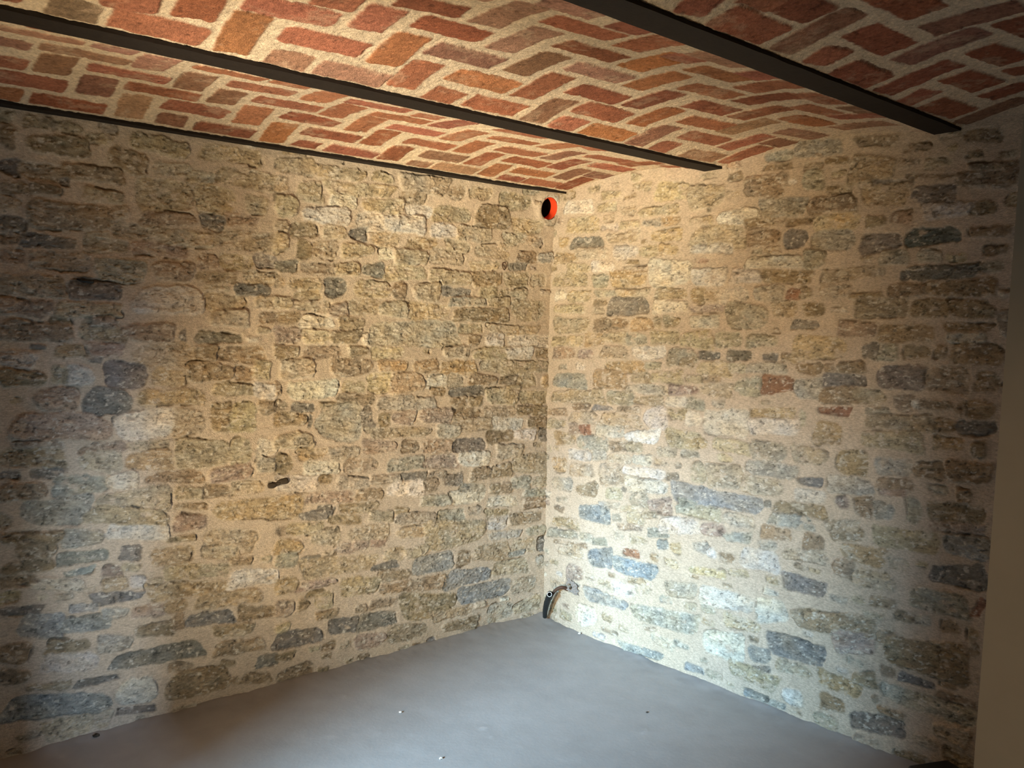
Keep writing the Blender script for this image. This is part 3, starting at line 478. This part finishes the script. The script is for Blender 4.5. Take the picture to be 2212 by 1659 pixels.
for (a, b, L_, ang, c) in bricks:
    isx = abs(math.cos(ang)) > .7
    sft = .0045
    W_ = .100 if isx else .104
    if isx and L_ < .135: L_ = max(L_, .115)
    L_ = min(L_, .245)
    if not isx: ang = math.radians(86)+.5*((ang-math.radians(86)+math.pi/2) % math.pi-math.pi/2)
    else: ang = .6*((ang+math.pi/2) % math.pi-math.pi/2)
    ext = .16
    i0, i1 = np.searchsorted(Sx, [a-ext, a+ext]); j0, j1 = np.searchsorted(Sy, [b-ext, b+ext])
    if i1-i0 < 2 or j1-j0 < 2: continue
    x = G[i0:i1, j0:j1]-a; y = H[i0:i1, j0:j1]-b
    u = x*math.cos(ang)+y*math.sin(ang); v = -x*math.sin(ang)+y*math.cos(ang)
    o1, o2 = R_.uniform(0, 99), R_.uniform(0, 99)
    wob = .0055*fbm(u*15+o1, v*15+o2, 1, 3)+.0045*fbm(u*60+o2, v*60, 2, 3)
    cr = R_.uniform(.008, .020)
    qx = np.abs(u)-L_/2+cr; qy = np.abs(v)-W_/2*(1+R_.uniform(-.06, .08))+cr
    d = np.hypot(np.maximum(qx, 0), np.maximum(qy, 0))+np.minimum(np.maximum(qx, qy), 0)-cr+wob
    m = sstep(sft, -sft, d)*sstep(.047, .053, near_edge[i0:i1, j0:j1])
    base = np.array(BP[c])*R_.uniform(.88, 1.1)*np.array([1, R_.uniform(.93, 1.07), R_.uniform(.9, 1.1)])
    bl = fbm(u*16+o1, v*16+o2, 5, 4); sp = fbm(u*75+o2, v*75+o1, 8, 3)
    grit = fbm(u*150, v*150+o2, 18, 2)
    pig = base*(1+.26*bl+.22*sp+.15*grit)[..., None]
    lime = sstep(.12, .55, fbm(u*13+o2, v*18+o1, 9, 4)+.3*sp)*(.5 if c in 'pk' else .33)
    pig = pig*(1-lime[..., None])+np.array((.50, .37, .26))*lime[..., None]
    pit = sstep(.40, .55, fbm(u*60+o1, v*60+o2, 12, 3))
    pig = pig*(1-.4*pit)[..., None]
    col[i0:i1, j0:j1] = col[i0:i1, j0:j1]*(1-m[..., None])+pig*m[..., None]
    hh = hgt[i0:i1, j0:j1]
    hh += m*(R_.uniform(.0, .0045)+.002*bl+.0012*sp-.003*pit-.7*hh+R_.uniform(-.03, .03)*v)
    if R_.random() < .5:     # a gap left along one edge of the brick
        c0 = R_.choice([0, 1.57, -1.57, 3.1]); th = np.arctan2(v/W_, u/L_)
        k = sstep(.8, .3, np.abs(np.angle(np.exp(1j*(th-c0)))))*np.exp(-(d/.003)**2)
        hh -= k*.008; col[i0:i1, j0:j1] *= (1-.35*k)[..., None]
co = np.stack([G, H, vault(H)-hgt], -1)
o = link('ceiling', grid_mesh('ceiling', co, len(Sx), len(Sy), np.clip(col, .01, .95), flip=True), M_brick); struct(o)

# ------------------------------------------------------------------ floor
Sx = axis(-4.6, .12, -3.2, .12, .012, .06); Sy = axis(-5.4, .2, -2.5, .2, .012, .06)
G, H = np.meshgrid(Sx, Sy, indexing='ij')
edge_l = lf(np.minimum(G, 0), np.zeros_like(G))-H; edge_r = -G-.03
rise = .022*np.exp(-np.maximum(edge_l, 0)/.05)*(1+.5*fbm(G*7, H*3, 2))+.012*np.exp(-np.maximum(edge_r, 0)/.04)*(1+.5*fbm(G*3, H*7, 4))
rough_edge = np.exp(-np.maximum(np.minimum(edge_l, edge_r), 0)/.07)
zf = rise+.003*fbm(G*1.6, H*1.6, 51)+.0012*fbm(G*9, H*9, 52)+.004*rough_edge*fbm(G*28, H*28, 53)
# trowel marks and small scabs of cement
scab = sstep(.42, .62, fbm(G*18+3, H*18, 57, 4))*sstep(.1, .5, fbm(G*2.5, H*2.5+7, 58))
zf += .002*scab
col = np.ones(G.shape+(3,))*np.array((.365, .352, .355))*(1+.07*fbm(G*2, H*2, 61)+.05*fbm(G*14, H*6, 62))[..., None]
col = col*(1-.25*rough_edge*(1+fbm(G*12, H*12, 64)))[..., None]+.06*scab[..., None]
brown = (np.exp(-np.maximum(edge_l, 0)/.13)*.45*(1+.5*fbm(G*6, H*6, 66)))[..., None]  # brown floor edge, widened to paint in the warm shade beside it
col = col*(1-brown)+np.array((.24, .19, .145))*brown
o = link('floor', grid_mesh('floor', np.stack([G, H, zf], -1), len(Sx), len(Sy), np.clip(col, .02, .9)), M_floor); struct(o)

# ------------------------------------------------------------------ the walls behind and beside the camera
def box_obj(name, boxes, mat=M_plaster):
    bm = bmesh.new()
    for lo, hi in boxes: add_box(bm, lo, hi)
    return struct(obj(name, bm, mat))
# west wall with the doorway that lets the daylight in
DW = (-2.345, -1.45, 2.08)
box_obj('wall_west', [((-4.60, -3.39, -.05), (-4.20, DW[0], 2.5)), ((-4.60, DW[1], -.05), (-4.20, .12, 2.5)), ((-4.60, DW[0], DW[2]), (-4.20, DW[1], 2.5))])
# south wall: the camera looks in through its doorway; the right-hand reveal leans a little
bm = bmesh.new()
add_box(bm, (-2.0, -3.39, -.05), (.12, -3.06, 2.5))
for v in bm.verts:
    if v.co.x < -1: v.co.x = -2.0 - .185 + .0715*v.co.z
struct(obj('wall_south', bm, M_plaster))
box_obj('wall_front', [((-4.20, -3.39, -.05), (-3.225, -3.06, 2.5)), ((-3.225, -3.39, 2.03), (-1.95, -3.06, 2.5))])
# vestibule behind the camera; narrow opening added to shape the left wall's light strip
box_obj('wall_back', [((-4.60, -5.5, -.05), (-2.41, -5.2, 2.5)), ((-2.19, -5.5, -.05), (-1.2, -5.2, 2.5)), ((-2.6, -5.5, 1.95), (-2.1, -5.2, 2.5)),
                      ((-4.9, -5.5, -.05), (-4.6, -3.3, 2.5)), ((-1.5, -5.3, -.05), (-1.2, -3.39, 2.5)), ((-4.9, -5.5, 2.45), (-1.2, -3.4, 2.6))])
box_obj('trim_1', [((-4.6, -3.2, 2.44), (.3, .3, 2.6))])


# ------------------------------------------------------------------ things
for i, y in enumerate(BE[:3]):
    bm = bmesh.new()
    fl = .025 if i == 0 else .0465
    x1 = .02 if i else -.0
    n = 60; xs = [-4.22+(x1+4.22)*k/n for k in range(n+1)]
    prof = [(-fl, 2.350), (fl, 2.350), (fl, 2.361), (.008, 2.364), (-.008, 2.364), (-fl, 2.361)]
    rr = random.Random(i); rings = []
    for k, x in enumerate(xs):
        tp = 1-.96*max(0, min(1, (x+.30)/.30)) if i == 0 else 1     # the wall beam runs into the plaster of the corner
        rings.append([bm.verts.new((x, y+(p[0] if p[0] < 0 else -.025+(p[0]+.025)*tp if i == 0 else p[0])+rr.uniform(-.0012, .0012), p[1]+rr.uniform(-.0008, .0008))) for p in prof])
    for k in range(n):
        for q in range(6): bm.faces.new((rings[k][q], rings[k][(q+1) % 6], rings[k+1][(q+1) % 6], rings[k+1][q]))
    bm.faces.new(rings[0]); bm.faces.new(rings[-1][::-1])
    o = obj('iron_beam', bm, M_iron)
    tag(o, ['narrow dark iron beam running along the top of the left stone wall', 'dark iron beam crossing the middle of the brick ceiling, between two shallow vaults',
            'widest dark iron beam, nearest the upper right of the photo'][i], 'beam', 'iron beams between the brick vaults')

# orange drain sleeve in the corner under the ceiling
px, pz, pr_ = -.058, 2.272, .060
root = empty('orange_pipe', (px, -.054, pz)); root.rotation_euler = (math.radians(13), 0, 0)
bm = bmesh.new(); n = 40
def ring(y, r): return [bm.verts.new((r*math.cos(k*2*math.pi/n), y, r*math.sin(k*2*math.pi/n))) for k in range(n)]
rs = [ring(.050, pr_-.004), ring(.002, pr_-.004), ring(0, pr_-.003), ring(0, pr_-.0005), ring(.002, pr_), ring(.050, pr_)]
for a, b in zip(rs, rs[1:]):
    for k in range(n): bm.faces.new((a[k], a[(k+1) % n], b[(k+1) % n], b[k]))
tag(root, 'open orange plastic pipe mouth in the wall corner just below the ceiling', 'pipe')
obj('pipe_sleeve', bm, M_orange, root, smooth=True)
bm = bmesh.new(); cv = [ring(.049, .0595), ring(.055, .0595)]
for k in range(n): bm.faces.new((cv[0][k], cv[0][(k+1) % n], cv[1][(k+1) % n], cv[1][k]))
bm.faces.new(cv[0]); bm.faces.new(cv[1][::-1]); obj('painted_bore_shade', bm, M_bore_shade, root)  # black disc closing the sleeve, in place of shade deeper in the pipe

# black conduit stub at the foot of the corner and the brown cable that leaves the wall
root = empty('black_conduit', (-.055, -.05, .01))
pts = [Vector(p)-root.location for p in curve_pts([(-0.0550, -0.0698, 0.0328), (-0.0680, -0.0866, 0.0791), (-0.0850, -0.1186, 0.1373), (-0.1000, -0.1591, 0.1965)], 40)]
bm = bmesh.new(); rad = [.0115+.0055*min(1, k/26)+.0006*math.sin(k*2.2) for k in range(41)]
tube(bm, pts, rad, 18)
obj('conduit_tube', bm, M_black, root, smooth=True)
d = (Vector(cam.location)-(root.location+pts[-1])).normalized()
mc =  Vector((-0.1180, -0.1711, 0.1978))-root.location
bm = bmesh.new()
a = d.cross(Vector((0, 0, 1))).normalized(); b = d.cross(a)
def rg(c, r): return [bm.verts.new(c+(a*math.cos(k*math.pi/12)+b*math.sin(k*math.pi/12))*r) for k in range(24)]
rs = [rg(mc-d*.02, .0135), rg(mc+d*.014, .0135), rg(mc+d*.014, .0100), rg(mc-d*.018, .0095)]
for p, q in zip(rs, rs[1:]):
    for k in range(24): bm.faces.new((p[k], p[(k+1) % 24], q[(k+1) % 24], q[k]))
bm.faces.new(rs[-1])
o = obj('conduit_mouth', bm, M_black, root, smooth=True)
bm = bmesh.new()
rs = [rg(mc+d*.0135, .0136), rg(mc+d*.0150, .0132), rg(mc+d*.0150, .0108), rg(mc+d*.0135, .0102)]
for p, q in zip(rs, rs[1:]):
    for k in range(24): bm.faces.new((p[k], p[(k+1) % 24], q[(k+1) % 24], q[k]))
o2 = obj('mouth_rim', bm, M_rim, o, smooth=True); o2['label'] = 'pale cut rim of the open mouth'
tag(root, 'black plastic conduit with an open end standing at the foot of the wall corner', 'conduit')

bm = bmesh.new()
tube(bm, [p-root.location for p in curve_pts([(-0.0180, -0.2070, 0.2155), (-0.0450, -0.1950, 0.2279), (-0.0620, -0.1731, 0.2182), (-0.0800, -0.1598, 0.1953), (-0.0880, -0.1472, 0.1605)], 30)], [.0100-.002*k/30 for k in range(31)], 14)
o = obj('cable', bm, M_cable, root, smooth=True); o['label'] = 'brown bent length leading into the wall'

# torn scrap of grey sheeting around the hole
bm = bmesh.new(); n = 22; grid = []
rr = random.Random(4)
yc_, zc_, hw_, hh_ = -.258, .243, .054, .036
for i in range(n+1):
    row = []
    for j in range(n+1):
        u, v = i/n*2-1, j/n*2-1
        eu = .85+.25*float(fbm(np.array(v*2.2+4), np.array(u*.3), 71, 3)); ev = .85+.3*float(fbm(np.array(u*2.2+9), np.array(v*.3), 72, 3))
        y = yc_-u*hw_*eu; z = zc_+v*hh_*ev-.008*u
        x = float(rf(y, z))-.010-.010*float(fbm(np.array(u*2.6+2), np.array(v*2.6), 73, 4))-.006*float(fbm(np.array(u*7), np.array(v*7), 74, 2))
        row.append(bm.verts.new((x, y, z)))
    grid.append(row)
for i in range(n):
    for j in range(n):
        if ((i-6)/5)**2+((j-9)/5)**2 < 1: continue      # the torn opening
        bm.faces.new((grid[i][j], grid[i+1][j], grid[i+1][j+1], grid[i][j+1]))
r = bmesh.ops.solidify(bm, geom=bm.faces[:], thickness=.0015)
o = obj('torn_sheeting', bm, M_scrap)
tag(o, 'crumpled grey scrap of sheeting torn open around the cable hole in the right wall', 'scrap')

# small wire ring on the left wall
bm = bmesh.new()
c0 = Vector(((-0.3414, -0.0221, 1.9489)))
tube(bm, [c0+Vector((.0125*math.cos(t), -.003*math.sin(2*t), .019*math.sin(t))) for t in [k*2*math.pi/28 for k in range(29)]], .0026, 8, cap=False)
o = obj('wire_ring', bm, M_cable, smooth=True)
tag(o, 'small dark wire ring fixed flat on the upper left wall near the corner', 'ring')
# black stub pushed into a joint
bm = bmesh.new(); c0 = Vector(((-2.3613, -0.0139, 1.7746)))
tube(bm, [c0+Vector((-.028, -.002, .006)), c0+Vector((-.012, -.006, .0)), c0+Vector((.012, -.008, -.001)), c0+Vector((.028, -.007, -.003))], [.003, .0058, .0062, .006], 10)
o = obj('black_peg', bm, M_black, smooth=True)
tag(o, 'short black peg lying in a joint at the far left of the left wall', 'peg')
# dark lump in a joint
bm = bmesh.new(); c0 = Vector(((-1.5911, 0.0036, 0.9342)))
for (dx, dz, r) in ((-.028, -.008, .015), (0, -.002, .012), (.022, .006, .017)):
    s = bmesh.ops.create_icosphere(bm, subdivisions=3, radius=r)
    for v in s['verts']: v.co = Vector((v.co.x*1.5, v.co.y*.5, v.co.z*.75))*(1+.5*float(fbm(np.array(v.co.x*90+dx*99), np.array(v.co.z*90+v.co.y*50), 5, 3)))+c0+Vector((dx, -.003, dz))
o = obj('dark_lump', bm, M_darkcrumb, smooth=True)
tag(o, 'small dark lump stuck in a joint halfway up the left wall', 'lump')

def crumb(loc, r, mat, label, seed):
    bm = bmesh.new(); bmesh.ops.create_icosphere(bm, subdivisions=3, radius=r)
    for v in bm.verts:
        k = 1+.45*float(fbm(np.array(v.co.x/r*1.3+seed*7), np.array((v.co.y+v.co.z*.7)/r*1.3), seed, 2))
        v.co = Vector((v.co.x*1.25*k, v.co.y*k, max(-.5*r, v.co.z*.75*k)))
    o = obj('mortar_crumb', bm, mat); o.location = (loc[0], loc[1], loc[2]+.45*r)
    tag(o, label, 'crumb', 'crumbs of mortar on the floor')
crumb((-1.288, -.512, .002), .0048, M_crumb, 'white mortar crumb on the floor, farther left of the two pale ones in the middle', 1)
crumb((-1.384, -.935, .002), .0052, M_crumb, 'white mortar crumb on the floor at the lower middle edge of the photo', 2)
crumb((-2.34, .02, .018), .009, M_darkcrumb, 'dark crumb at the foot of the left wall', 3)
crumb((-.05, -.335, .012), .007, M_crumb, 'pale mortar crumb at the foot of the right wall near the corner', 4)
crumb((-.474, -1.166, .001), .0045, M_darkcrumb, 'tiny dark speck of grit alone on the open grey floor', 5)

# black case on the floor by the right wall
root = empty('black_case', (-.143, -2.232, 0)); root.rotation_euler = (0, 0, math.radians(-24.8))
bm = bmesh.new(); add_box(bm, (-.085, -.06, .002), (.085, .06, .052), .012); obj('case_base', bm, M_black, root, smooth=False)
bm = bmesh.new(); add_box(bm, (-.088, -.063, .0525), (.088, .063, .078), .012); obj('case_lid', bm, M_black, root)
bm = bmesh.new(); add_box(bm, (-.02, -.069, .030), (.02, -.0605, .056), .003); obj('latch', bm, M_black, root)
tag(root, 'low black case on the floor at the foot of the right wall', 'case')
